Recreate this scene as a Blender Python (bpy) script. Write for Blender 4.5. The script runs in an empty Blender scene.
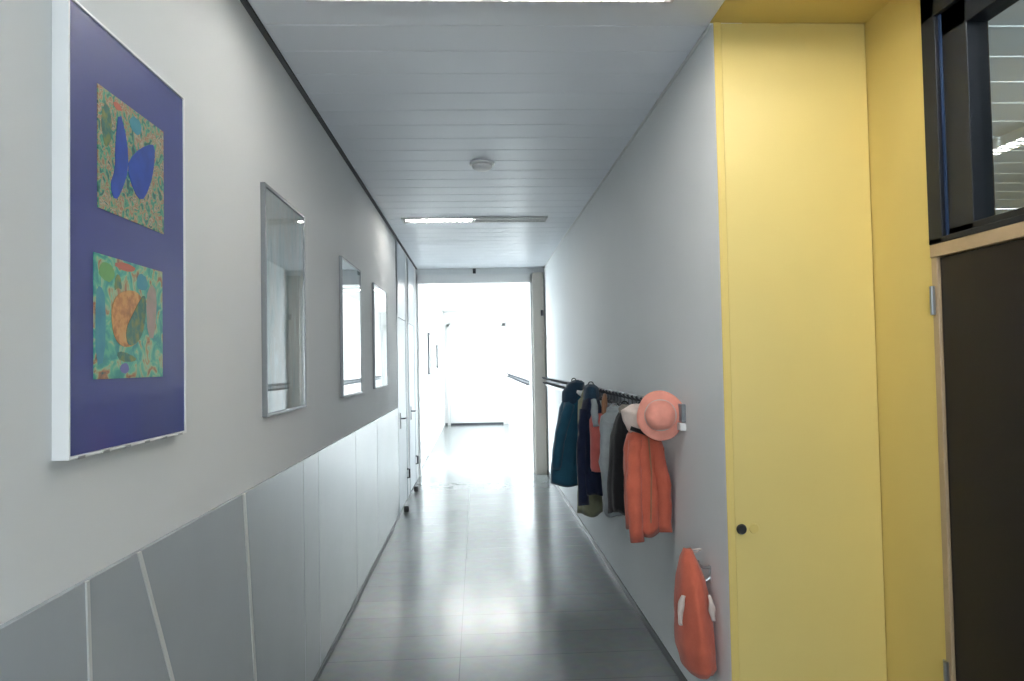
import bpy, bmesh, math, random
from mathutils import Vector, Matrix, noise
random.seed(7)
S = bpy.context.scene
C = S.collection
PI = math.pi

# ------------------------------------------------------------------ camera
cam = bpy.data.cameras.new('camera'); co = bpy.data.objects.new('camera', cam); C.objects.link(co)
cam.lens = 729.6 * 36 / 1024; cam.sensor_width = 36; cam.clip_start = .02; cam.clip_end = 300
r_ = Vector((.99869062, -.04738094, -.01928971)); u_ = Vector((.01780405, -.0315801, .99934264)); f_ = Vector((.04795896, .99837756, .03069518))
co.matrix_world = Matrix(((r_.x, u_.x, -f_.x, 0), (r_.y, u_.y, -f_.y, 0), (r_.z, u_.z, -f_.z, 1.58), (0, 0, 0, 1)))
S.camera = co
# ------------------------------------------------------------------ sky, exposure
SKY = 6.3
w = bpy.data.worlds.new('sky'); S.world = w; w.use_nodes = True
bg = w.node_tree.nodes['Background']; bg.inputs[0].default_value = (.88, .94, 1, 1); bg.inputs[1].default_value = SKY
S.view_settings.view_transform = 'Standard'; S.view_settings.look = 'None'
S.view_settings.exposure = 1.68; S.view_settings.gamma = 1; S.view_settings.use_curve_mapping = False
TUBE = 55.0
def portal(x, y, z, sy, sz, rot):
    l = bpy.data.lights.new('daylight_portal', 'AREA'); l.shape = 'RECTANGLE'; l.size = sy; l.size_y = sz; l.cycles.is_portal = True
    o = bpy.data.objects.new('daylight_portal', l); C.objects.link(o); o.location = (x, y, z); o.rotation_euler = rot
portal(-1.0, 11.8, 1.4, 2.0, 2.6, (PI/2, 0, -PI/2))
portal(-1.0, 14.5, 1.75, 2.0, 1.9, (PI/2, 0, -PI/2))
portal(-1.0, 17.2, 1.75, 2.0, 1.9, (PI/2, 0, -PI/2))
portal(.1, -3.15, 1.9, 1.6, 1.2, (PI/2, 0, 0))
portal(5.35, 2.5, 1.8, 1.0, 1.0, (PI/2, 0, PI/2))

# ------------------------------------------------------------------ materials
def mat(name, col, rough=.5, metal=0, var=0, scale=8, emit=None, estr=0, coat=0, coat_rough=.03, bump=0, bscale=60, spec=.5, sheen=0):
    m = bpy.data.materials.new(name); m.use_nodes = True
    nt = m.node_tree; b = nt.nodes['Principled BSDF']
    b.inputs['Base Color'].default_value = (*col, 1); b.inputs['Roughness'].default_value = rough; b.inputs['Metallic'].default_value = metal
    b.inputs['Coat Weight'].default_value = coat; b.inputs['Coat Roughness'].default_value = coat_rough
    b.inputs['Specular IOR Level'].default_value = spec; b.inputs['Sheen Weight'].default_value = sheen
    tc = nt.nodes.new('ShaderNodeTexCoord')
    if var:
        n = nt.nodes.new('ShaderNodeTexNoise'); n.inputs['Scale'].default_value = scale; n.inputs['Detail'].default_value = 4
        nt.links.new(tc.outputs['Object'], n.inputs['Vector'])
        mx = nt.nodes.new('ShaderNodeMix'); mx.data_type = 'RGBA'
        mx.inputs[6].default_value = (*[c * (1 - var) for c in col], 1); mx.inputs[7].default_value = (*[min(1, c * (1 + var)) for c in col], 1)
        nt.links.new(n.outputs['Fac'], mx.inputs[0]); nt.links.new(mx.outputs[2], b.inputs['Base Color'])
    if bump:
        n2 = nt.nodes.new('ShaderNodeTexNoise'); n2.inputs['Scale'].default_value = bscale; n2.inputs['Detail'].default_value = 3
        nt.links.new(tc.outputs['Object'], n2.inputs['Vector'])
        bp = nt.nodes.new('ShaderNodeBump'); bp.inputs['Strength'].default_value = bump; bp.inputs['Distance'].default_value = .004
        nt.links.new(n2.outputs['Fac'], bp.inputs['Height']); nt.links.new(bp.outputs[0], b.inputs['Normal'])
    if emit:
        b.inputs['Emission Color'].default_value = (*emit, 1); b.inputs['Emission Strength'].default_value = estr
    return m
def glass_mat(name, tint=(.96, .98, .98)):
    m = bpy.data.materials.new(name); m.use_nodes = True; nt = m.node_tree; nt.nodes.clear()
    o = nt.nodes.new('ShaderNodeOutputMaterial'); mx = nt.nodes.new('ShaderNodeMixShader'); fr = nt.nodes.new('ShaderNodeFresnel')
    t = nt.nodes.new('ShaderNodeBsdfTransparent'); g = nt.nodes.new('ShaderNodeBsdfGlossy')
    t.inputs[0].default_value = (*tint, 1); g.inputs['Roughness'].default_value = .02; ge = nt.nodes.new('ShaderNodeNewGeometry'); mr = nt.nodes.new('ShaderNodeMapRange')
    mr.inputs['To Min'].default_value = 1.45; mr.inputs['To Max'].default_value = 1 / 1.45      # both faces of the pane reflect alike
    nt.links.new(ge.outputs['Backfacing'], mr.inputs['Value']); nt.links.new(mr.outputs[0], fr.inputs[0])
    nt.links.new(fr.outputs[0], mx.inputs[0]); nt.links.new(t.outputs[0], mx.inputs[1]); nt.links.new(g.outputs[0], mx.inputs[2]); nt.links.new(mx.outputs[0], o.inputs[0])
    return m
def ramp_mat(name, stops, scale, rough=.5, kind='noise', stretch=(1, 1, 1), coat=0, distort=0):
    m = bpy.data.materials.new(name); m.use_nodes = True; nt = m.node_tree; b = nt.nodes['Principled BSDF']
    b.inputs['Roughness'].default_value = rough; b.inputs['Coat Weight'].default_value = coat; b.inputs['Coat Roughness'].default_value = .02
    tc = nt.nodes.new('ShaderNodeTexCoord'); mp = nt.nodes.new('ShaderNodeMapping'); mp.inputs['Scale'].default_value = stretch
    n = nt.nodes.new('ShaderNodeTexNoise'); n.inputs['Scale'].default_value = scale; n.inputs['Detail'].default_value = 3; n.inputs['Distortion'].default_value = distort
    cr = nt.nodes.new('ShaderNodeValToRGB')
    while len(cr.color_ramp.elements) < len(stops): cr.color_ramp.elements.new(.5)
    for e, (p, c) in zip(cr.color_ramp.elements, stops): e.position = p; e.color = (*c, 1)
    nt.links.new(tc.outputs['Object'], mp.inputs[0]); nt.links.new(mp.outputs[0], n.inputs['Vector']); nt.links.new(n.outputs['Fac'], cr.inputs[0]); nt.links.new(cr.outputs[0], b.inputs['Base Color'])
    return m

M = {}
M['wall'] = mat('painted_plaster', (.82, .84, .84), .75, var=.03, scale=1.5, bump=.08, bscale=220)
M['left_darkened'] = mat('darkened_plaster', (.66, .675, .675), .75, var=.03, scale=1.5, bump=.08, bscale=220)  # wall plaster in a darker colour, tones down the light on the left wall
M['far_wall'] = mat('white_plaster', (.86, .86, .85), .6, bump=.05, bscale=220)
M['yellow'] = mat('yellow_paint', (.70, .54, .17), .55, var=.06, scale=1.6, bump=.06, bscale=160)
M['yellow_gloss'] = mat('yellow_door_paint', (.72, .57, .20), .42, var=.07, scale=1.4, bump=.03, bscale=120)
M['wainscot'] = mat('grey_laminate', (.37, .40, .42), .22, var=.06, scale=3, bump=.04, bscale=40)
M['leaning_strip'] = mat('pale_strip', (.52, .53, .52), .35)
M['ceil'] = mat('white_metal_plank', (.84, .87, .92), .36, var=.04, scale=2)
M['gap'] = mat('shadow_gap', (.08, .08, .085), .7)
M['base'] = mat('dark_skirting', (.10, .105, .11), .4)
M['white'] = mat('white_lacquer', (.82, .82, .81), .35)
M['offwhite'] = mat('offwhite_metal', (.72, .73, .72), .35)
M['frame_grey'] = mat('grey_frame_metal', (.22, .23, .24), .4, metal=.7)
M['black'] = mat('black_plastic', (.015, .015, .017), .35)
M['steel'] = mat('brushed_steel', (.45, .46, .47), .3, metal=1)
M['darkmetal'] = mat('dark_metal', (.07, .075, .085), .35, metal=.6)
M['navyframe'] = mat('dark_frame_paint', (.008, .011, .016), .5, spec=.3, var=.1, scale=6)
M['blueline'] = mat('blue_gasket', (.01, .03, .08), .5)
M['wood'] = mat('pale_wood', (.40, .29, .17), .45, var=.15, scale=12, bump=.05)
M['darkdoor'] = mat('dark_brown_laminate', (.011, .009, .012), .4, spec=.22, var=.12, scale=5)
M['taupe'] = mat('taupe_laminate', (.46, .43, .38), .5, var=.08, scale=6)
M['bluegrey'] = mat('blue_grey_door_paint', (.42, .46, .50), .35, var=.03)
M['greyroom'] = mat('grey_room_paint', (.6, .63, .63), .7, var=.04, scale=2)
M['glass'] = glass_mat('clear_glass')
M['tube_room'] = mat('side_room_tube', (1, 1, 1), .5, emit=(1, .97, .9), estr=12)
M['tube'] = mat('fluorescent_tube', (1, 1, 1), .5, emit=(1, .97, .92), estr=TUBE)
M['tube_soft'] = mat('dim_tube', (1, 1, 1), .5, emit=(1, .97, .92), estr=110)
M['added_niche_tube'] = mat('added_niche_tube', (1, 1, 1), .5, emit=(1, .96, .92), estr=105)
M['louvre'] = mat('white_louvre', (.85, .85, .84), .3)
M['rail'] = mat('grey_rail_paint', (.20, .22, .24), .4, var=.1, scale=9)
M['concrete'] = mat('pale_paving', (.5, .5, .48), .8)

def floor_mat():
    m = bpy.data.materials.new('linoleum_tiles'); m.use_nodes = True; nt = m.node_tree; b = nt.nodes['Principled BSDF']
    tc = nt.nodes.new('ShaderNodeTexCoord'); mp = nt.nodes.new('ShaderNodeMapping'); mp.inputs['Location'].default_value = (.12, -.03, 0)
    br = nt.nodes.new('ShaderNodeTexBrick'); br.offset = 0; br.inputs['Scale'].default_value = 1
    br.inputs['Brick Width'].default_value = 1.2; br.inputs['Row Height'].default_value = .33; br.inputs['Mortar Size'].default_value = .0022; br.inputs['Mortar Smooth'].default_value = .3
    br.inputs['Color1'].default_value = (.215, .235, .24, 1); br.inputs['Color2'].default_value = (.235, .255, .255, 1); br.inputs['Mortar'].default_value = (.12, .135, .14, 1)
    n = nt.nodes.new('ShaderNodeTexNoise'); n.inputs['Scale'].default_value = 14; n.inputs['Detail'].default_value = 5
    mx = nt.nodes.new('ShaderNodeMix'); mx.data_type = 'RGBA'; mx.blend_type = 'MULTIPLY'; mx.inputs[0].default_value = .3
    nt.links.new(tc.outputs['Object'], mp.inputs[0]); nt.links.new(mp.outputs[0], br.inputs['Vector']); nt.links.new(tc.outputs['Object'], n.inputs['Vector'])
    nt.links.new(br.outputs['Color'], mx.inputs[6]); nt.links.new(n.outputs['Color'], mx.inputs[7]); nt.links.new(mx.outputs[2], b.inputs['Base Color'])
    b.inputs['Roughness'].default_value = .17
    bp = nt.nodes.new('ShaderNodeBump'); bp.inputs['Strength'].default_value = .12; bp.inputs['Distance'].default_value = .001; bp.invert = True
    nt.links.new(br.outputs['Fac'], bp.inputs['Height'])
    n2 = nt.nodes.new('ShaderNodeTexNoise'); n2.inputs['Scale'].default_value = 5; nt.links.new(tc.outputs['Object'], n2.inputs['Vector'])
    bp2 = nt.nodes.new('ShaderNodeBump'); bp2.inputs['Strength'].default_value = .05; bp2.inputs['Distance'].default_value = .01
    nt.links.new(n2.outputs['Fac'], bp2.inputs['Height']); nt.links.new(bp.outputs[0], bp2.inputs['Normal']); nt.links.new(bp2.outputs[0], b.inputs['Normal'])
    return m
M['floor'] = floor_mat()

# ------------------------------------------------------------------ helpers
def box(bm, x0, x1, y0, y1, z0, z1, bev=0):
    t = bmesh.new(); bmesh.ops.create_cube(t, size=1)
    for v in t.verts: v.co = Vector(((x0 + x1) / 2 + v.co.x * (x1 - x0), (y0 + y1) / 2 + v.co.y * (y1 - y0), (z0 + z1) / 2 + v.co.z * (z1 - z0)))
    if bev: bmesh.ops.bevel(t, geom=list(t.edges), offset=bev, segments=2, affect='EDGES', profile=.5)
    me = bpy.data.meshes.new('t'); t.to_mesh(me); t.free(); bm.from_mesh(me); bpy.data.meshes.remove(me)
def tube(bm, pts, rad, n=10, cap=True):
    pts = [Vector(p) for p in pts]; rads = rad if isinstance(rad, (list, tuple)) else [rad] * len(pts)
    rings = []; ref = None
    for i, p in enumerate(pts):
        d = (pts[min(i + 1, len(pts) - 1)] - pts[max(i - 1, 0)]).normalized()
        if ref is None: ref = Vector((0, 0, 1)) if abs(d.z) < .9 else Vector((1, 0, 0))
        a = (ref - d * ref.dot(d)).normalized(); b = d.cross(a); ref = a
        rings.append([bm.verts.new(p + (a * math.cos(2 * PI * k / n) + b * math.sin(2 * PI * k / n)) * rads[i]) for k in range(n)])
    for i in range(len(rings) - 1):
        for k in range(n): bm.faces.new((rings[i][k], rings[i][(k + 1) % n], rings[i + 1][(k + 1) % n], rings[i + 1][k]))
    if cap: bm.faces.new(rings[0][::-1]); bm.faces.new(rings[-1])
def lathe(bm, prof, axis='z', n=32, mtx=None):
    rings = []
    for r, h in prof:
        rings.append([bm.verts.new((r * math.cos(2 * PI * k / n), r * math.sin(2 * PI * k / n), h)) for k in range(n)])
    for i in range(len(rings) - 1):
        for k in range(n): bm.faces.new((rings[i][k], rings[i][(k + 1) % n], rings[i + 1][(k + 1) % n], rings[i + 1][k]))
    bm.faces.new(rings[0][::-1]); bm.faces.new(rings[-1])
    if mtx is not None:
        vs = [v for rg in rings for v in rg]; bmesh.ops.transform(bm, matrix=mtx, verts=vs)
def prism(bm, pts, x0, x1):          # polygon in the YZ plane, thickened along X
    a = [bm.verts.new((x0, y, z)) for y, z in pts]; b = [bm.verts.new((x1, y, z)) for y, z in pts]; n = len(pts)
    bm.faces.new(a); bm.faces.new(b[::-1])
    for i in range(n): bm.faces.new((a[i], b[i], b[(i + 1) % n], a[(i + 1) % n]))
def obj(name, bm, m, parent=None, smooth=False, loc=None):
    bmesh.ops.recalc_face_normals(bm, faces=bm.faces)
    me = bpy.data.meshes.new(name); bm.to_mesh(me); bm.free(); me.materials.append(M[m] if isinstance(m, str) else m)
    if smooth:
        for p in me.polygons: p.use_smooth = True
    o = bpy.data.objects.new(name, me); C.objects.link(o)
    if parent: o.parent = parent
    if loc: o.location = loc
    return o
def struct(name, bm, m, **k):
    o = obj(name, bm, m, **k); o['kind'] = 'structure'; return o
def sbox(name, m, *b, bev=0):
    bm = bmesh.new(); box(bm, *b, bev=bev); return struct(name, bm, m)
def pbox(name, m, parent, *b, bev=0):
    bm = bmesh.new(); box(bm, *b, bev=bev); return obj(name, bm, m, parent)
def empty(name, loc=(0, 0, 0), rz=0):
    o = bpy.data.objects.new(name, None); C.objects.link(o); o.location = loc; o.rotation_euler = (0, 0, rz); o.empty_display_size = .1; return o
def tag(o, label, cat, group=None):
    o['label'] = label; o['category'] = cat
    if group: o['group'] = group
    return o
def structroot(name, loc=(0, 0, 0)):
    o = empty(name, loc); o['kind'] = 'structure'; return o
def dup(root, loc, label, group=None):
    r = root.copy(); C.objects.link(r); r.location = loc; r['label'] = label
    if group: r['group'] = group
    for ch in list(root.children):
        c = ch.copy(); C.objects.link(c); c.parent = r
        for g in list(ch.children):
            d = g.copy(); C.objects.link(d); d.parent = c
    return r

L, R, H = -.852, .977, 2.94
YB, YO, YE = -3.0, 10.4, 19.0       # back wall, opening, end wall
XF = .80                            # right wall of the far corridor
XS = 1.608                          # side wall of the yellow recess
YP = 2.87                           # yellow panel

# ------------------------------------------------------------------ floor and ceiling
sbox('floor', 'floor', -1.05, 5.4, YB - .1, YE + .2, -.12, 0)
bm = bmesh.new(); y = -2.98
while y < YO:                        # transverse metal planks
    box(bm, L + .025, R - .012, y, min(y + .242, YO), H, H + .03, bev=.004); y += .245
struct('ceiling', bm, 'ceil')
sbox('ceiling_backing', 'gap', L - .1, XS + .1, YB, YO + .1, H + .04, H + .12)['kind'] = 'structure'
sbox('ceiling_recess', 'yellow', R - .012, XS, 1.45, YP, H, H + .04)
sbox('ceiling_hall', 'wall', R - .012, XS, YB, 1.45, H, H + .04)
sbox('ceiling_far', 'far_wall', -1.05, XF + .3, YO, YE + .1, H, H + .1)
sbox('trim_1', 'gap', L, L + .022, YB, YO, H - .004, H + .04)  # dark strip painted in for the shadow gap along the ceiling edge
sbox('trim_2', 'offwhite', R - .013, R - .001, YP, YO, H - .008, H + .02)

# ------------------------------------------------------------------ walls
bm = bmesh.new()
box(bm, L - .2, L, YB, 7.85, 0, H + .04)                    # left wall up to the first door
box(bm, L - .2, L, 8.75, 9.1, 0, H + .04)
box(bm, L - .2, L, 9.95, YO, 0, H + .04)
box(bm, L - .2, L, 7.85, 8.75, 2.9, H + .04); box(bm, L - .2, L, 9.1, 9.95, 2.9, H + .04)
struct('wall_left', bm, 'left_darkened')
bm = bmesh.new()                                            # far left wall with three openings
box(bm, L - .2, L - .02, YO, 10.85, 0, H)
box(bm, L - .2, L - .02, 12.8, 13.5, 0, H); box(bm, L - .2, L - .02, 15.5, 16.2, 0, H); box(bm, L - .2, L - .02, 18.2, YE, 0, H)
box(bm, L - .2, L - .02, 10.85, 12.8, 2.72, H)
for a, b in ((13.5, 15.5), (16.2, 18.2)):
    box(bm, L - .2, L - .02, a, b, 0, .8); box(bm, L - .2, L - .02, a, b, 2.7, H)
struct('wall_far_left', bm, 'far_wall')
sbox('wall_right', 'wall', R, R + .12, YP, YO + .1, 0, H + .04)
sbox('wall_far_right', 'far_wall', XF, XF + .3, YO + .1, YE, 0, H)
sbox('wall_end', 'far_wall', -1.05, 1.1, YE, YE + .15, 0, H)
sbox('wall_lintel', 'wall', L, R, YO, YO + .16, 2.85, H + .02)
sbox('wall_return', 'wall', XF + .01, R, YO, YO + .1, 0, 2.85)
sbox('wall_recess', 'yellow', R + .005, XS + .1, YP + .03, YP + .12, 0, H + .04)
sbox('trim_3', 'yellow', R + .001, R + .03, YP - .006, YP + .06, 0, H)
bm = bmesh.new()
box(bm, XS, XS + .12, 2.487, YP + .03, 0, H + .04)
box(bm, XS, XS + .12, 1.5, 2.487, 2.85, H + .04)
struct('wall_side', bm, 'yellow')
sbox('wall_side_back', 'wall', XS, XS + .12, YB, 1.5, 0, H + .04)
bm = bmesh.new()                                            # wall behind the camera, with its window
box(bm, L - .1, -.7, YB - .1, YB, 0, H); box(bm, .9, XS + .1, YB - .1, YB, 0, H)
box(bm, -.7, .9, YB - .1, YB, 0, 1.3); box(bm, -.7, .9, YB - .1, YB, 2.5, H)
struct('wall_back', bm, 'wall')
# side room seen through the transom
bm = bmesh.new()
box(bm, XS + .12, 5.3, 6.6, 6.7, 0, H); box(bm, XS + .12, 5.3, .1, .2, 0, H)
box(bm, 5.2, 5.3, .2, 1.4, 0, H); box(bm, 5.2, 5.3, 4.0, 6.6, 0, H); box(bm, 5.2, 5.3, 1.4, 2.0, 0, H); box(bm, 5.2, 5.3, 3.0, 4.0, 0, H); box(bm, 5.2, 5.3, 2.0, 3.0, 0, 1.3); box(bm, 5.2, 5.3, 2.0, 3.0, 2.3, H)
box(bm, XS + .12, XS + .2, 2.6, 6.6, 0, H)
struct('wall_side_room', bm, 'greyroom')
bm = bmesh.new(); y = .2
while y < 6.6:
    box(bm, XS + .12, 5.2, y, min(y + .29, 6.6), H, H + .03, bev=.004); y += .3
struct('ceiling_side_room', bm, 'greyroom')
# skirting
sbox('baseboard_right', 'base', R - .008, R, YP, YO, 0, .045)
sbox('baseboard_left', 'base', L + .014, L + .02, YB, 7.75, 0, .03)
sbox('baseboard_far_right', 'offwhite', XF - .012, XF, YO + .16, YE, 0, .07)
sbox('baseboard_end', 'base', -.74, .68, YE - .02, YE, 0, .05)
sbox('trim_4', 'base', L, -.79, YE - .08, YE - .001, 0, .06)

# wainscot panels with open joints, and thin pale strips leaning across them
bm = bmesh.new(); js = [YB, -1.2, .2, 1.1, 3.545, 3.87, 5.04, 6.1, 7.72]
for a, b in zip(js, js[1:]): box(bm, L, L + .014, a + .003, b - .003, 0, 1.134, bev=.002)
struct('trim_5', bm, 'wainscot')
def leaning_strip(n, ya, za, yb, zb, wd):
    bm = bmesh.new(); prism(bm, [(ya - wd / 2, za), (ya + wd / 2, za), (yb + wd / 2, zb), (yb - wd / 2, zb)], L + .013, L + .018); struct(n, bm, 'leaning_strip')
leaning_strip('trim_6', 1.607, 1.134, 1.665, 0, .012)
leaning_strip('trim_7', 1.845, 1.134, 2.40, 0, .016)
leaning_strip('trim_8', 2.65, 1.134, 2.83, .03, .022)

# ------------------------------------------------------------------ windows
def window(name, y0, y1, z0, z1, xw, nm, deep=.04):
    """frame + pane set in a wall lying along Y"""
    r = structroot(name, (xw, (y0 + y1) / 2, z0)); oy = (y0 + y1) / 2
    bm = bmesh.new(); t = .06
    box(bm, -deep / 2, deep / 2, y0 - oy, y0 - oy + t, 0, z1 - z0, .004); box(bm, -deep / 2, deep / 2, y1 - oy - t, y1 - oy, 0, z1 - z0, .004)
    box(bm, -deep / 2, deep / 2, y0 - oy, y1 - oy, 0, t, .004); box(bm, -deep / 2, deep / 2, y0 - oy, y1 - oy, z1 - z0 - t, z1 - z0, .004)
    for k in range(1, nm): yy = (y0 - oy) + (y1 - y0) * k / nm; box(bm, -deep / 2, deep / 2, yy - .03, yy + .03, 0, z1 - z0, .004)
    obj('window_frame', bm, 'white', r)
    pbox('pane', 'glass', r, -.004, .004, y0 - oy + .05, y1 - oy - .05, .05, z1 - z0 - .05)
    return r
window('window_1', 10.85, 12.8, .02, 2.72, L - .045, 2)
window('window_2', 13.5, 15.5, .8, 2.7, L - .045, 2)
window('window_3', 16.2, 18.2, .8, 2.7, L - .045, 2)
window('window_4', 2.0, 3.0, 1.3, 2.3, 5.25, 1)  # unseen window, added and sized to light the side room
for n, a, b in (('trim_9', 13.48, 15.52), ('trim_10', 16.18, 18.22)): sbox(n, 'white', L - .12, L + .0, a, b, .775, .802, bev=.004)
r = structroot('window_5', (.1, YB - .05, 1.3)); bm = bmesh.new()
for a, b, c, d in ((-.8, -.74, 0, 1.2), (.74, .8, 0, 1.2), (-.8, .8, 0, .06), (-.8, .8, 1.14, 1.2)): box(bm, a, b, -.03, .03, c, d, .004)
obj('window_frame', bm, 'white', r); pbox('pane', 'glass', r, -.76, .76, -.004, .004, .05, 1.16)
sbox('ground', 'concrete', -40, -1.06, -30, 60, -.3, -.15)

# ------------------------------------------------------------------ doors
def lever(root, x, y, z, sx, sy, m='steel'):
    bm = bmesh.new(); box(bm, min(x, x + sx * .008), max(x, x + sx * .008), y - .018, y + .018, z - .11, z + .06, .003)
    tube(bm, [(x, y, z), (x + sx * .05, y, z), (x + sx * .055, y + sy * .02, z), (x + sx * .055, y + sy * .12, z)], .009)
    return obj('door_handle', bm, m, root)
def left_door(name, y0, y1):
    r = structroot(name, (L, (y0 + y1) / 2, 0)); a, b = y0 - (y0 + y1) / 2, y1 - (y0 + y1) / 2
    bm = bmesh.new()
    box(bm, -.1, .006, a - .05, a + .03, 0, 2.93, .004); box(bm, -.1, .006, b - .03, b + .05, 0, 2.93, .004); box(bm, -.1, .006, a - .05, b + .05, 2.1, 2.93, .004)
    obj('door_frame', bm, 'bluegrey', r)
    pbox('door_leaf', 'bluegrey', r, -.05, .0, a + .031, b - .031, .008, 2.1, bev=.003)
    lever(r, .006, a + .14, 1.0, 1, 1, 'darkmetal')
    bm = bmesh.new(); tube(bm, [(.0, b - .03, .25), (.028, b - .03, .25), (.028, b - .03, .35), (0, b - .03, .35)], .012); obj('hinge', bm, 'darkmetal', r)
    bm = bmesh.new(); lathe(bm, [(.028, .0), (.03, .03), (.024, .06)], n=20, mtx=Matrix.Translation((.06, a + .12, .001))); obj('door_stop', bm, 'black', r)
    return r
left_door('door_1', 7.85, 8.75)
left_door('door_2', 9.1, 9.95)
# taupe timber post at the right of the opening
sbox('trim_12', 'taupe', XF, XF + .16, YO - .09, YO - .015, 0, 2.86, bev=.004)
bm = bmesh.new(); tube(bm, [(XF + .13, YO - .10, 2.24), (XF + .13, YO - .10, 2.32)], .02); struct('trim_13', bm, 'darkmetal')
bm = bmesh.new(); box(bm, XF - .03, XF + .01, YO - .01, YO + .17, 0, 2.85, .004); box(bm, L, L + .03, YO - .01, YO + .17, 0, 2.85, .004); box(bm, L, XF, YO - .01, YO + .17, 2.73, 2.855, .004)
struct('trim_11', bm, 'white')
# double door in the end wall
r = structroot('door_4', (-.03, YE, 0)); bm = bmesh.new()
for a, b, c, d in ((-.76, -.68, 0, 2.62), (.68, .76, 0, 2.62), (-.76, .76, 2.54, 2.62)): box(bm, a, b, -.05, .02, c, d, .004)
obj('door_frame', bm, 'offwhite', r)
for s in (-1, 1):
    lf = pbox('door_leaf', 'white', r, min(s * .004, s * .675), max(s * .004, s * .675), -.03, .01, .05, 2.535, bev=.004)
bm = bmesh.new(); tube(bm, [(.06, -.03, 1.05), (.06, -.08, 1.05), (.17, -.08, 1.05)], .01); obj('door_handle', bm, 'steel', r)
pbox('threshold', 'darkmetal', r, -.68, .68, -.06, .0, .0, .04)
# closet door, all yellow, with its small lock
r = structroot('door_5', (R + .03, YP, 0))
pbox('door_leaf', 'yellow_gloss', r, .002, XS - R - .033, -.002, .03, .008, H - .002, bev=.0015)
bm = bmesh.new(); lathe(bm, [(.019, 0), (.021, .008), (.017, .016)], n=24, mtx=Matrix.Translation((.025, -.002, .905)) @ Matrix.Rotation(PI / 2, 4, 'X')); obj('lock', bm, 'black', r, smooth=False)
bm = bmesh.new(); bmesh.ops.create_cone(bm, cap_ends=True, segments=24, radius1=.02, radius2=.018, depth=.004, matrix=Matrix.Translation((.078, -.004, .905)) @ Matrix.Rotation(PI / 2, 4, 'X')); obj('keyhole_cover', bm, 'yellow', r)
# dark door with glazed transom
r = structroot('window_6', (XS, 2.0, 1.965)); bm = bmesh.new(); t = .885
y1, y0 = .487, -.5
box(bm, -.012, .1, y1 - .075, y1, .0, t, .003); box(bm, -.012, .1, y0, y0 + .07, 0, t, .003); box(bm, -.012, .1, y0, y1, 0, .02, .003); box(bm, -.012, .1, y0, y1, t - .10, t, .003)
obj('window_frame', bm, 'navyframe', r)
bm = bmesh.new(); a, b = y1 - .088, y0 + .08
box(bm, .004, .08, a - .125, a, .022, t - .10, .003); box(bm, .004, .08, b, b + .1, .022, t - .10, .003); box(bm, .004, .08, b, a, .022, .045, .003); box(bm, .004, .08, b, a, t - .185, t - .10, .003)
obj('sash', bm, 'navyframe', r)
pbox('gasket', 'blueline', r, .0, .05, y1 - .088, y1 - .078, .02, t - .1)
pbox('pane', 'glass', r, .04, .046, b + .09, a - .115, .04, t - .18)
r = structroot('door_6', (XS, 2.0, 0))
bm = bmesh.new(); box(bm, -.006, .1, .455, .487, 0, 1.965, .003); box(bm, -.006, .1, -.5, -.46, 0, 1.965, .003); box(bm, -.010, .1, -.5, .487, 1.92, 1.965, .003)
obj('door_frame', bm, 'wood', r)
pbox('door_leaf', 'darkdoor', r, .004, .05, -.458, .452, .008, 1.917, bev=.003)
for z in (.42, 1.72):
    bm = bmesh.new(); tube(bm, [(-.012, .478, z), (-.012, .478, z + .1)], .008); box(bm, -.008, -.005, .47, .5, z, z + .1); obj('hinge', bm, 'steel', r)

# ------------------------------------------------------------------ louvre ceiling lights
def louvre_light(loc, label, group, tube_m, ln=1.36, wd=.27, along_y=False, dp=.024, tube_b=None, step=.034, bh=.009, bt=.002):
    r = empty('louvre_light', loc, PI / 2 if along_y else 0); tag(r, label, 'ceiling light', group)
    h = ln / 2; k = wd / 2
    bm = bmesh.new()
    box(bm, -h, h, -k, -k + .012, -dp, 0, .002); box(bm, -h, h, k - .012, k, -dp, 0, .002); box(bm, -h, -h + .012, -k, k, -dp, 0, .002); box(bm, h - .012, h, -k, k, -dp, 0, .002); box(bm, -h, h, -k, k, -.003, 0)
    obj('housing', bm, 'offwhite', r)
    for s in (-1, 1):
        bm = bmesh.new(); tube(bm, [(s * .03, 0, -dp * .6), (s * (h - .04), 0, -dp * .6)], dp * .29, n=12); obj('tube', bm, tube_m if s < 0 or not tube_b else tube_b, r)
    bm = bmesh.new(); n = int(ln / step)
    for i in range(1, n): xx = -h + ln * i / n; box(bm, xx - bt, xx + bt, -k + .012, k - .012, -dp + .001, -dp + .001 + bh)
    for yy in (-k * .45, k * .45): box(bm, -h + .012, h - .012, yy - .002, yy + .002, -dp + .001, -dp + .003)
    obj('louvre', bm, 'louvre', r)
    return r
G = 'louvred corridor ceiling lights'
lt = louvre_light((.075, 2.53, H), 'long louvred ceiling light nearest the camera, white slats lit', G, 'tube')
l2 = louvre_light((.0, 6.84, H), 'louvred ceiling light halfway down the corridor, before the opening', G, 'tube_soft', wd=.2, dp=.015, tube_b='louvre')
dup(lt, (.0, 13.0, H), 'louvred ceiling light in the bright corridor beyond the opening', G)
louvre_light((3.37, 4.6, H), 'louvred light seen through the dark framed transom glass', None, 'tube_room', ln=2.6, wd=.14, along_y=True, dp=.06, step=.075, bh=.058, bt=.017)

louvre_light((1.1, 1.8, H), 'added unseen louvred ceiling light above the dark brown door', G, 'added_niche_tube', ln=.9)  # added lamp out of view, brightens the top of the yellow door

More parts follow.
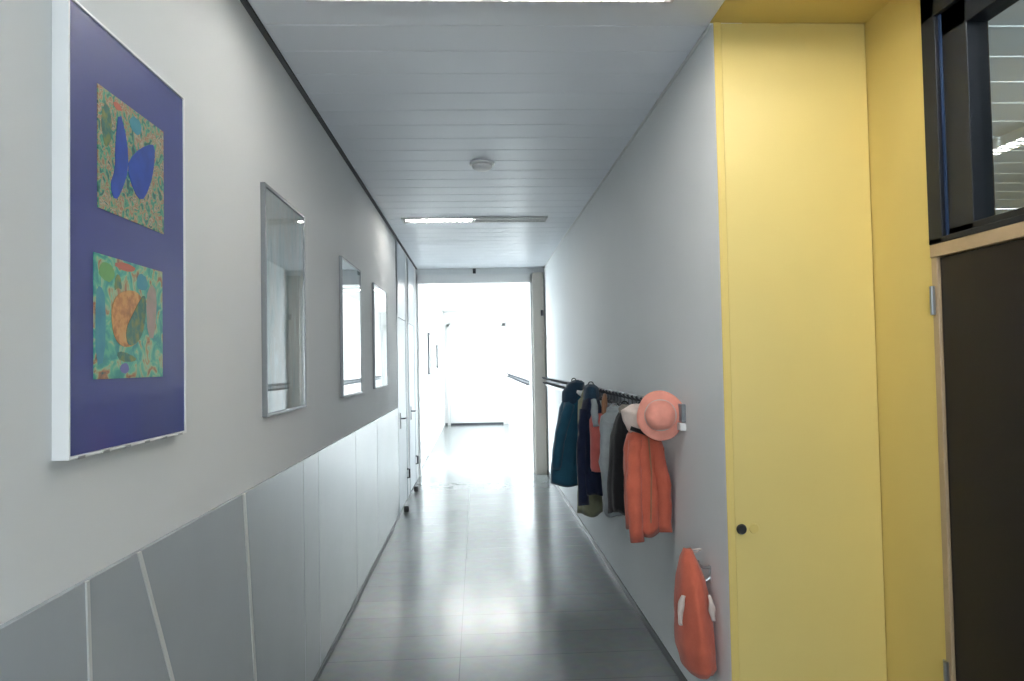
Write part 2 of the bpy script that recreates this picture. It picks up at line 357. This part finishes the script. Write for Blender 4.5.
# smoke detector
r = empty('smoke_detector', (.056, 4.92, H)); tag(r, 'round white smoke detector on the slatted corridor ceiling', 'smoke detector')
bm = bmesh.new(); lathe(bm, [(.085, 0), (.085, -.012), (.078, -.016)], n=32); obj('base', bm, 'white', r)
bm = bmesh.new(); lathe(bm, [(.068, -.014), (.066, -.034), (.05, -.046), (.02, -.05)], n=32); obj('cover', bm, 'white', r, smooth=True)
r = empty('motion_sensor', (-.02, YO - .012, 2.90)); tag(r, 'tiny dark sensor high on the lintel over the corridor opening', 'sensor')
bm = bmesh.new(); box(bm, -.022, .022, -.02, .012, -.035, .035, .006); obj('housing', bm, 'darkmetal', r)
bm = bmesh.new(); bmesh.ops.create_uvsphere(bm, u_segments=16, v_segments=10, radius=.015, matrix=Matrix.Translation((0, -.02, -.01))); obj('lens', bm, 'black', r, smooth=True)
# sign plate in the end corridor
r = empty('door_sign', (-.446, YE - .034, 1.87)); tag(r, 'small grey sign plate on the white doors at the corridor end', 'sign')
bm = bmesh.new(); box(bm, -.15, .15, -.008, .0, -.04, .04, .003); obj('plate', bm, 'steel', r)

# ------------------------------------------------------------------ pictures on the left wall
M['mat_blue'] = mat('blue_mount_card', (.035, .045, .22), .5, coat=1, coat_rough=.02, var=.1, scale=2)
M['art_a'] = ramp_mat('butterfly_ground', [(0, (.01, .03, .02)), (.36, (.02, .12, .10)), (.44, (.05, .30, .18)), (.50, (.30, .30, .16)), (.55, (.30, .11, .05)), (.61, (.42, .38, .26)), (.68, (.05, .12, .08))], 42, distort=1.2, coat=.5)
M['art_b'] = ramp_mat('fish_ground', [(0, (.02, .10, .14)), (.40, (.03, .27, .24)), (.5, (.10, .40, .26)), (.56, (.30, .44, .26)), (.64, (.40, .16, .07)), (.72, (.03, .08, .08))], 22, distort=1.0, coat=.5)
M['ink_blue'] = mat('blue_ink', (.008, .05, .32), .4, var=.4, scale=26, coat=.4)
M['orange_ink'] = ramp_mat('orange_scales', [(0, (.12, .05, .02)), (.42, (.45, .18, .04)), (.55, (.62, .30, .08)), (1, (.6, .45, .2))], 45, coat=1)
M['green_ink'] = ramp_mat('green_scales', [(0, (.01, .04, .04)), (.45, (.03, .15, .11)), (.6, (.15, .2, .05)), (1, (.4, .25, .08))], 50, coat=1)
M['pink_ink'] = ramp_mat('pink_stripe', [(0, (.1, .25, .18)), (.45, (.35, .27, .22)), (1, (.5, .3, .28))], 30, coat=1)
M['teal_ink'] = ramp_mat('teal_wash', [(0, (.01, .12, .2)), (.5, (.03, .25, .33)), (1, (.1, .35, .3))], 20, coat=1)
M['red_ink'] = mat('red_ink', (.5, .1, .05), .4, coat=1)
M['lime_ink'] = mat('lime_ink', (.12, .33, .08), .4, var=.3, scale=30, coat=1)
M['violet_ink'] = mat('violet_ink', (.1, .1, .35), .4, coat=1)
def at(o, y, z): return (y - o[0], z - o[1])
P1 = (1.80, 1.408)
r = empty('framed_picture', (L, P1[0], P1[1])); tag(r, 'large blue mounted picture with two colourful drawings, nearest on left wall', 'picture', 'framed pictures along the left wall')
bm = bmesh.new(); y0, y1 = -.29, .29; h = .937; fw = .006
box(bm, 0, .034, y0 - fw, y0, -fw, h + fw, .001); box(bm, 0, .034, y1, y1 + fw, -fw, h + fw, .001); box(bm, 0, .034, y0, y1, -fw, 0, .001); box(bm, 0, .034, y0, y1, h, h + fw, .001); box(bm, 0, .006, y0, y1, 0, h)
obj('frame', bm, 'white', r)
pbox('mount', 'mat_blue', r, .008, .030, y0 + .001, y1 - .001, .001, h - .001)
bm = bmesh.new()
for z in (-.008,):
    for yy in (-.25, -.15, -.05, .05, .15, .25): bm = bmesh.new(); box(bm, .028, .036, yy - .012, yy + .012, z, z + .006); obj('clip', bm, 'steel', r)
a = obj('artwork', bmesh.new(), 'art_a', r); me = a.data
def art(name, ya, za, yb, zb, m):
    bm = bmesh.new(); c0 = at(P1, ya, za); c1 = at(P1, yb, zb); box(bm, .030, .032, c0[0], c1[0], c0[1], c1[1]); return obj(name, bm, m, r)
bpy.data.objects.remove(a)
A = art('artwork', 1.622, 1.937, 1.957, 2.21, 'art_a'); A['label'] = 'upper drawing of a blue butterfly'
B = art('artwork', 1.605, 1.562, 1.946, 1.836, 'art_b'); B['label'] = 'lower drawing of an orange fish'
def shape(name, pts, m, par, x=.033, sm=2):
    p = [at(P1, *q) for q in pts]
    for _ in range(sm):                                    # corner cutting
        q = []
        for i in range(len(p)):
            a, b = p[i], p[(i + 1) % len(p)]; q += [(a[0] * .75 + b[0] * .25, a[1] * .75 + b[1] * .25), (a[0] * .25 + b[0] * .75, a[1] * .25 + b[1] * .75)]
        p = q
    bm = bmesh.new(); prism(bm, p, .0315, x); o = obj(name, bm, m, par); return o
def ell(cy, cz, ry, rz, n=20, wob=.1):
    return [(cy + ry * math.cos(2 * PI * k / n) * (1 + wob * random.uniform(-1, 1)), cz + rz * math.sin(2 * PI * k / n) * (1 + wob * random.uniform(-1, 1))) for k in range(n)]
shape('wing', [(1.716, 2.19), (1.756, 2.121), (1.76, 2.055), (1.73, 2.001), (1.697, 1.965), (1.672, 1.997), (1.698, 2.042), (1.697, 2.096)], 'ink_blue', A, sm=1)
shape('wing', [(1.752, 2.062), (1.790, 2.105), (1.857, 2.145), (1.905, 2.16), (1.897, 2.093), (1.865, 2.03), (1.828, 1.995), (1.788, 2.01)], 'ink_blue', A, sm=1)
shape('leaf_shape', ell(1.66, 2.13, .022, .05), 'green_ink', A, .0325, 1)
shape('leaf_shape', ell(1.80, 2.175, .03, .02), 'teal_ink', A, .0325, 1)
shape('flower_shape', ell(1.71, 2.19, .02, .008), 'red_ink', A, .0325, 1)
shape('wash', [(1.61, 1.59), (1.65, 1.60), (1.655, 1.74), (1.63, 1.77), (1.61, 1.75)], 'teal_ink', B, .0322, 1)
shape('wash', [(1.86, 1.66), (1.90, 1.66), (1.915, 1.78), (1.88, 1.80), (1.85, 1.76)], 'pink_ink', B, .0322, 1)
shape('leaf_shape', ell(1.66, 1.80, .035, .022), 'lime_ink', B, .0322, 1)
shape('leaf_shape', ell(1.83, 1.795, .03, .02), 'teal_ink', B, .0322, 1)
shape('flower_shape', ell(1.745, 1.822, .05, .009), 'red_ink', B, .0322, 1)
shape('flower_shape', ell(1.74, 1.585, .022, .012), 'violet_ink', B, .0322, 1)
shape('stem', [(1.70, 1.62), (1.72, 1.60), (1.79, 1.60), (1.80, 1.61), (1.73, 1.625)], 'green_ink', B, .0322, 1)
shape('stem', [(1.69, 1.76), (1.70, 1.80), (1.72, 1.80), (1.73, 1.765), (1.71, 1.77)], 'green_ink', B, .0322, 1)
shape('fish_body', [(1.675, 1.700), (1.690, 1.745), (1.747, 1.770), (1.819, 1.769), (1.848, 1.724), (1.825, 1.655), (1.756, 1.630), (1.695, 1.645)], 'orange_ink', B, .0328)
shape('fish_tail', [(1.775, 1.71), (1.815, 1.75), (1.845, 1.77), (1.85, 1.724), (1.825, 1.655), (1.756, 1.632), (1.741, 1.673)], 'green_ink', B, .0335)

def glazed_picture(y0, y1, z0, z1, label, stops, scale, stretch):
    cy = (y0 + y1) / 2; r = empty('framed_picture', (L, cy, z0)); tag(r, label, 'picture', 'framed pictures along the left wall')
    a, b, h, t = y0 - cy, y1 - cy, z1 - z0, .014
    bm = bmesh.new(); box(bm, 0, .02, a, a + t, 0, h, .002); box(bm, 0, .02, b - t, b, 0, h, .002); box(bm, 0, .02, a + t, b - t, 0, t, .002); box(bm, 0, .02, a + t, b - t, h - t, h, .002); obj('frame', bm, 'frame_grey', r)
    m = ramp_mat('print_' + str(len(bpy.data.materials)), stops, scale, stretch=stretch, distort=.6)
    pbox('print', m, r, .003, .011, a + t, b - t, t, h - t)
    pbox('glass', 'glass', r, .014, .017, a + t, b - t, t, h - t)
glazed_picture(2.93, 3.60, 1.385, 2.32, 'steel framed glazed print with mottled grey-green picture, second along left wall', [(.3, (.18, .25, .25)), (.45, (.38, .43, .43)), (.55, (.42, .37, .33)), (.7, (.5, .55, .56))], 4, (1, 5, 1))
glazed_picture(4.58, 5.32, 1.385, 2.27, 'steel framed glazed print, third along left wall, glare over glass', [(.35, (.3, .33, .36)), (.6, (.5, .52, .54)), (.8, (.2, .22, .24))], 3, (1, 3, 1))
glazed_picture(6.0, 6.85, 1.39, 2.26, 'steel framed glazed print, fourth and last before the grey door', [(.35, (.25, .26, .28)), (.6, (.5, .5, .5))], 3, (1, 3, 1))
for (y0, y1, z0, z1, lb) in ((12.93, 13.35, 1.4, 2.15, 'dark framed small picture between the tall bright windows of the far corridor'), (15.6, 16.05, 1.5, 2.0, 'smaller dark framed picture furthest along the far corridor')):
    cy = (y0 + y1) / 2; r = empty('small_picture', (L - .02, cy, z0)); tag(r, lb, 'picture'); a, b, h, t = y0 - cy, y1 - cy, z1 - z0, .03
    bm = bmesh.new(); box(bm, 0, .03, a, a + t, 0, h, .002); box(bm, 0, .03, b - t, b, 0, h, .002); box(bm, 0, .03, a + t, b - t, 0, t, .002); box(bm, 0, .03, a + t, b - t, h - t, h, .002); obj('frame', bm, 'darkmetal', r)
    pbox('print', 'offwhite', r, .004, .018, a + t, b - t, t, h - t)

# ------------------------------------------------------------------ coat rails
def hook_bm(sc=1):
    bm = bmesh.new(); tube(bm, [(0, 0, .02), (-.03, 0, .022), (-.05, 0, .035), (-.055, 0, .05)], [.006, .006, .006, .008], 8); tube(bm, [(0, 0, -.02), (-.02, 0, -.035), (-.04, 0, -.035), (-.048, 0, -.018)], [.006, .006, .006, .008], 8)
    box(bm, -.004, .0, -.012, .012, -.035, .03, .001); return bm
def rail(y0, y1, x, zc, label, step, m='rail'):
    cy = (y0 + y1) / 2; r = empty('coat_rail', (x, cy, zc)); tag(r, label, 'coat rail', 'coat rails on the right wall')
    a, b = y0 - cy, y1 - cy
    pbox('board', m, r, -.022, 0, a, b, -.03, .055, bev=.004)
    pbox('lower_strip', 'white', r, -.03, 0, a, b, -.07, -.034, bev=.004)
    h0 = None; y = a + .24
    while y < b - .03:
        if h0 is None: h0 = obj('hook', hook_bm(), 'darkmetal', r); h = h0
        else: h = h0.copy(); C.objects.link(h); h.parent = r
        h.location = (-.024, y, .012); y += step
    return r
rail(3.40, 10.2, R, 1.315, 'long grey coat rail with dark hooks and hanging children\'s clothes', .12)
rail(10.75, 18.4, XF, 1.265, 'thin grey coat rail without clothes in the bright corridor beyond', .15)

# ------------------------------------------------------------------ clothes
def cloth_bm(prof, n=48, fold=.05, nf=5, seed=0, rag=.01):
    """closed hanging cloth body. prof: list of (z, cx, half width, half depth)"""
    bm = bmesh.new(); rings = []; m = len(prof)
    # refine
    pf = []
    for i in range(m - 1):
        for k in range(5):
            t = k / 5; pf.append([prof[i][j] * (1 - t) + prof[i + 1][j] * t for j in range(4)])
    pf.append(list(prof[-1])); ztop, zbot = pf[0][0], pf[-1][0]
    for (z, cx, hw, hd) in pf:
        s = (ztop - z) / (ztop - zbot); ring = []
        for k in range(n):
            a = 2 * PI * k / n
            f = 1 + fold * s * math.sin(nf * a + seed * 1.7 + 1.2 * math.sin(2 * a + seed)) * 2 + .10 * noise.noise(Vector((math.cos(a) * 2 + seed * 5, math.sin(a) * 2, z * 9)))
            dz = -rag * s * (1 + math.sin(3 * a + seed)) + .012 * noise.noise(Vector((a, z * 6, seed)))
            ring.append(bm.verts.new((cx + hw * math.cos(a) * f, hd * math.sin(a) * f, z + dz)))
        rings.append(ring)
    # turned-in hem
    inner = [bm.verts.new((v.co.x * .88 + prof[-1][1] * .12, v.co.y * .85, v.co.z + .05)) for v in rings[-1]]; rings.append(inner)
    for i in range(len(rings) - 1):
        for k in range(n): bm.faces.new((rings[i][k], rings[i][(k + 1) % n], rings[i + 1][(k + 1) % n], rings[i + 1][k]))
    bm.faces.new(rings[0][::-1]); bm.faces.new(rings[-1])
    return bm
def sleeve_bm(pts, rads, seed=0):
    P = [Vector(p) for p in pts]; q = []; rr = []
    for i in range(len(P) - 1):
        for k in range(5): t = k / 5; q.append(P[i].lerp(P[i + 1], t)); rr.append(rads[i] * (1 - t) + rads[i + 1] * t)
    q.append(P[-1]); rr.append(rads[-1])
    bm = bmesh.new(); tube(bm, q, rr, 16)
    for v in bm.verts: n_ = noise.noise_vector(v.co * 22 + Vector((seed, 0, 0))); v.co += n_ * .009
    return bm
def fabric(name, col, var=.25): return mat(name, col, .85, var=var, scale=14, bump=.5, bscale=90, sheen=.2, spec=.2)
M['teal'] = fabric('teal_navy_nylon', (.018, .085, .14)); M['purple'] = fabric('purple_lining', (.035, .02, .09)); M['navy'] = fabric('navy_fleece', (.008, .014, .04)); M['navy2'] = fabric('slate_navy', (.02, .05, .085))
M['khaki'] = fabric('khaki_cotton', (.30, .30, .19)); M['pink'] = fabric('rose_cotton', (.55, .13, .11)); M['brown'] = fabric('brown_canvas', (.30, .15, .08)); M['greyc'] = fabric('grey_jersey', (.30, .33, .34)); M['blackc'] = fabric('black_cloth', (.01, .01, .012)); M['orange'] = fabric('salmon_orange_nylon', (.52, .12, .07)); M['salmon'] = fabric('salmon_felt', (.76, .31, .24)); M['palec'] = fabric('pale_lining', (.62, .52, .47)); M['greybrown'] = fabric('grey_brown', (.25, .22, .19)); M['whitec'] = fabric('white_lining', (.75, .77, .78), .05)
HX = R - .075                                                # hook tip
def garment(name, y, label, cat, rz=0, x=HX, z=1.33): r = empty(name, (x, y, z), rz); tag(r, label, cat, 'children\'s clothes on the coat rail'); return r
def loop(r, m, z=.0, rad=.018):
    bm = bmesh.new(); tube(bm, [(rad * math.sin(a), 0, z - rad + rad * math.cos(a)) for a in [2 * PI * k / 12 for k in range(13)]], .004, 6); obj('hanging_loop', bm, m, r)
# far teal coat
r = garment('hooded_coat', 6.15, 'teal and navy hooded coat hung furthest along the rail', 'coat', .1, HX - .09)
obj('body', cloth_bm([(.02, .03, .03, .04), (-.05, .0, .09, .10), (-.14, -.01, .12, .13), (-.4, -.03, .145, .15), (-.62, -.045, .165, .16), (-.76, -.05, .165, .16)], seed=1), 'teal', r, True)
obj('hood', cloth_bm([(.09, .03, .03, .05), (.07, .02, .07, .09), (.0, -.01, .09, .10), (-.08, -.02, .085, .11), (-.12, -.0, .06, .08)], seed=2, fold=.02), 'navy2', r, True)
obj('sleeve', sleeve_bm([(-.06, -.09, -.1), (-.15, -.13, -.35), (-.19, -.10, -.64)], [.045, .045, .035], 1), 'teal', r, True)
obj('sleeve', sleeve_bm([(.06, -.11, -.1), (.10, -.15, -.35), (.10, -.14, -.66)], [.045, .045, .038], 2), 'purple', r, True)
obj('lining', sleeve_bm([(.0, -.1, .0), (.05, -.13, -.02), (.07, -.11, -.06)], [.012, .03, .012], 2), 'whitec', r, True)
loop(r, 'blackc', .11)
# navy coat
r = garment('hooded_coat', 5.35, 'dark navy hooded coat behind the rose cloth, hem lowest of the dark coats', 'coat', -.1, HX - .07)
obj('body', cloth_bm([(.03, .0, .03, .04), (-.03, .0, .06, .10), (-.14, .0, .085, .12), (-.4, .0, .10, .15), (-.6, .02, .12, .17), (-.70, .03, .12, .17)], seed=4), 'navy', r, True)
obj('hood', cloth_bm([(.08, .0, .025, .04), (.06, .0, .05, .08), (.0, -.0, .06, .09), (-.08, -.0, .055, .09), (-.11, .0, .04, .07)], seed=5, fold=.02), 'navy2', r, True)
obj('sleeve', sleeve_bm([(-.05, -.07, -.1), (-.08, -.10, -.4), (-.075, -.10, -.78)], [.04, .04, .04], 3), 'navy', r, True)
obj('sleeve', sleeve_bm([(.05, -.08, -.1), (.09, -.12, -.4), (.10, -.12, -.64)], [.04, .04, .035], 4), 'navy', r, True)
loop(r, 'blackc', .1)
# khaki trousers beneath it
r = garment('khaki_shirt', 5.62, 'khaki cotton shirt whose hem peeks out below the navy coat', 'shirt', 0, HX - .06)
obj('body', cloth_bm([(.0, .0, .02, .03), (-.05, .0, .07, .09), (-.4, .0, .08, .11), (-.7, .0, .085, .11), (-.90, .0, .09, .12)], seed=6), 'khaki', r, True)
obj('collar', cloth_bm([(.03, .0, .03, .04), (.0, .0, .045, .055), (-.04, .0, .04, .05)], seed=6, fold=.01), 'khaki', r, True)
loop(r, 'khaki', .05)
# rose cloth with brown strap
r = garment('cloth_bag', 4.85, 'narrow rose-red cloth bag with brown strap on the rail', 'bag', .05, HX - .10, 1.33)
obj('body', cloth_bm([(-.10, -.0, .045, .03), (-.14, -.0, .062, .05), (-.3, .0, .062, .055), (-.45, .0, .062, .06), (-.48, .0, .055, .05)], seed=8, fold=.02, rag=.0), 'pink', r, True)
bm = bmesh.new(); tube(bm, [(.03, -.02, -.18), (.035, -.01, -.02), (.045, .0, .02), (.05, .01, -.02), (.05, .03, -.18)], [.016] * 5, 8); obj('strap', bm, 'brown', r, True)
obj('flap', sleeve_bm([(-.035, -.03, -.0), (-.035, -.04, -.10), (-.03, -.05, -.18)], [.018, .025, .02], 3), 'greyc', r, True)
# grey hoodie
r = garment('grey_sweater', 4.45, 'light grey sweater hanging between rose bag and black cloth', 'sweater', 0, HX - .07, 1.28)
obj('body', cloth_bm([(.0, .0, .03, .04), (-.04, .0, .08, .08), (-.12, .0, .09, .11), (-.4, -.0, .085, .12), (-.58, -.0, .08, .12), (-.62, -.0, .07, .10)], seed=9), 'greyc', r, True)
obj('sleeve', sleeve_bm([(-.05, -.07, -.07), (-.075, -.10, -.3), (-.05, -.10, -.60)], [.04, .04, .035], 5), 'greyc', r, True)
obj('sleeve', sleeve_bm([(.05, -.07, -.07), (.07, -.10, -.3), (.06, -.10, -.60)], [.04, .036, .03], 6), 'greyc', r, True)
obj('neckband', cloth_bm([(.02, .0, .03, .035), (.0, .0, .045, .05), (-.03, .0, .05, .05)], seed=3, fold=.01), 'greyc', r, True)
loop(r, 'greyc', .04)
# black cloth
r = garment('black_vest', 4.12, 'slim black vest half hidden behind the salmon jacket', 'vest', 0, HX - .07, 1.31)
obj('body', cloth_bm([(.0, .0, .02, .03), (-.05, -.01, .04, .06), (-.15, -.03, .055, .08), (-.4, -.05, .055, .09), (-.57, -.05, .055, .09)], seed=11), 'blackc', r, True)
obj('collar', cloth_bm([(.02, .0, .02, .03), (.0, .0, .035, .045), (-.05, .0, .03, .04)], seed=3, fold=.01), 'greybrown', r, True)
loop(r, 'blackc', .04)
# salmon jacket
r = garment('child_jacket', 3.72, 'salmon orange child\'s jacket with dark collar band hanging under the hat', 'jacket', .08, HX - .068, 1.325)
obj('body', cloth_bm([(-.06, -.0, .04, .05), (-.12, .0, .075, .08), (-.2, .0, .095, .10), (-.42, .005, .10, .11), (-.60, .0, .09, .11)], seed=13, fold=.035), 'orange', r, True)
obj('sleeve', sleeve_bm([(-.05, -.05, -.15), (-.075, -.09, -.38), (-.065, -.09, -.645)], [.035, .042, .036], 7), 'orange', r, True)
obj('sleeve', sleeve_bm([(.05, -.05, -.15), (.08, -.09, -.38), (.085, -.085, -.60)], [.035, .04, .034], 8), 'orange', r, True)
obj('hood', cloth_bm([(.03, -.02, .03, .03), (.0, -.035, .07, .055), (-.05, -.02, .075, .06), (-.10, .0, .07, .06)], seed=15, fold=.02), 'palec', r, True)
bm = bmesh.new(); tube(bm, [(-.075, -.065, -.085), (-.02, -.095, -.105), (.05, -.09, -.13), (.08, -.05, -.14)], [.011] * 4, 8); obj('collar_band', bm, 'blackc', r, True)
bm = bmesh.new(); tube(bm, [(.0, -.115, -.13), (.01, -.118, -.3), (.0, -.12, -.55)], [.004] * 3, 6); obj('zip', bm, 'brown', r)
loop(r, 'blackc', .04)
# grey-brown scarf end beside the hood
# sun hat
r = garment('sun_hat', 3.47, 'salmon pink round sun hat on the nearest end of the rail', 'hat', 0, .872, 1.315)
rot = Vector((-.22, -.95, .12)).to_track_quat('Z', 'Y').to_matrix().to_4x4()
bm = bmesh.new(); lathe(bm, [(.118, -.012), (.121, -.009), (.118, -.005), (.10, .0), (.075, .006), (.07, .008), (.055, .0), (.05, -.004)], n=48)
for v in bm.verts:
    a = math.atan2(v.co.y, v.co.x); rr = v.co.xy.length; v.co.z += .012 * math.sin(3 * a + 1) * (rr / .12) ** 2; v.co.x *= .93 + .03 * math.sin(4 * a)
bm.transform(rot); obj('brim', bm, 'salmon', r, True)
bm = bmesh.new(); lathe(bm, [(.073, .004), (.072, .03), (.064, .052), (.045, .064), (.015, .068)], n=40)
for v in bm.verts: v.co += noise.noise_vector(v.co * 25) * .007
bm.transform(rot); obj('crown', bm, 'salmon', r, True)
bm = bmesh.new(); lathe(bm, [(.0745, .008), (.0755, .010), (.0755, .020), (.0745, .022)], n=40); bm.transform(rot); obj('hat_band', bm, 'palec', r, True)
# drawstring bag low on the wall
r = empty('drawstring_bag', (R - .085, 3.1, .27)); tag(r, 'salmon red oblong bag hung low on the wall beside the yellow door', 'bag')
bm = cloth_bm([(.50, -.01, .018, .03), (.46, -.01, .035, .06), (.38, .0, .058, .10), (.25, .005, .072, .13), (.10, .01, .078, .14), (.03, .02, .070, .13), (.0, .025, .05, .10)], seed=21, fold=.02, rag=.004); obj('body', bm, 'orange', r, True)
bm = bmesh.new(); tube(bm, [(-.01, 0, .49), (.02, .0, .50), (.05, .0, .50), (.03, .01, .485), (-.005, .01, .49)], .004, 6); obj('cord', bm, 'palec', r, True)
obj('trim_patch', sleeve_bm([(-.055, -.08, .33), (-.075, -.09, .27), (-.07, -.09, .22)], [.008, .014, .008], 3), 'palec', r, True)
obj('trim_patch', sleeve_bm([(.04, -.115, .34), (.05, -.125, .29), (.055, -.12, .24)], [.006, .014, .006], 4), 'palec', r, True)
r = empty('wall_hook', (R, 3.1, .67)); tag(r, 'small steel wall hook holding the salmon drawstring bag', 'hook')
obj('bracket', hook_bm(), 'steel', r)
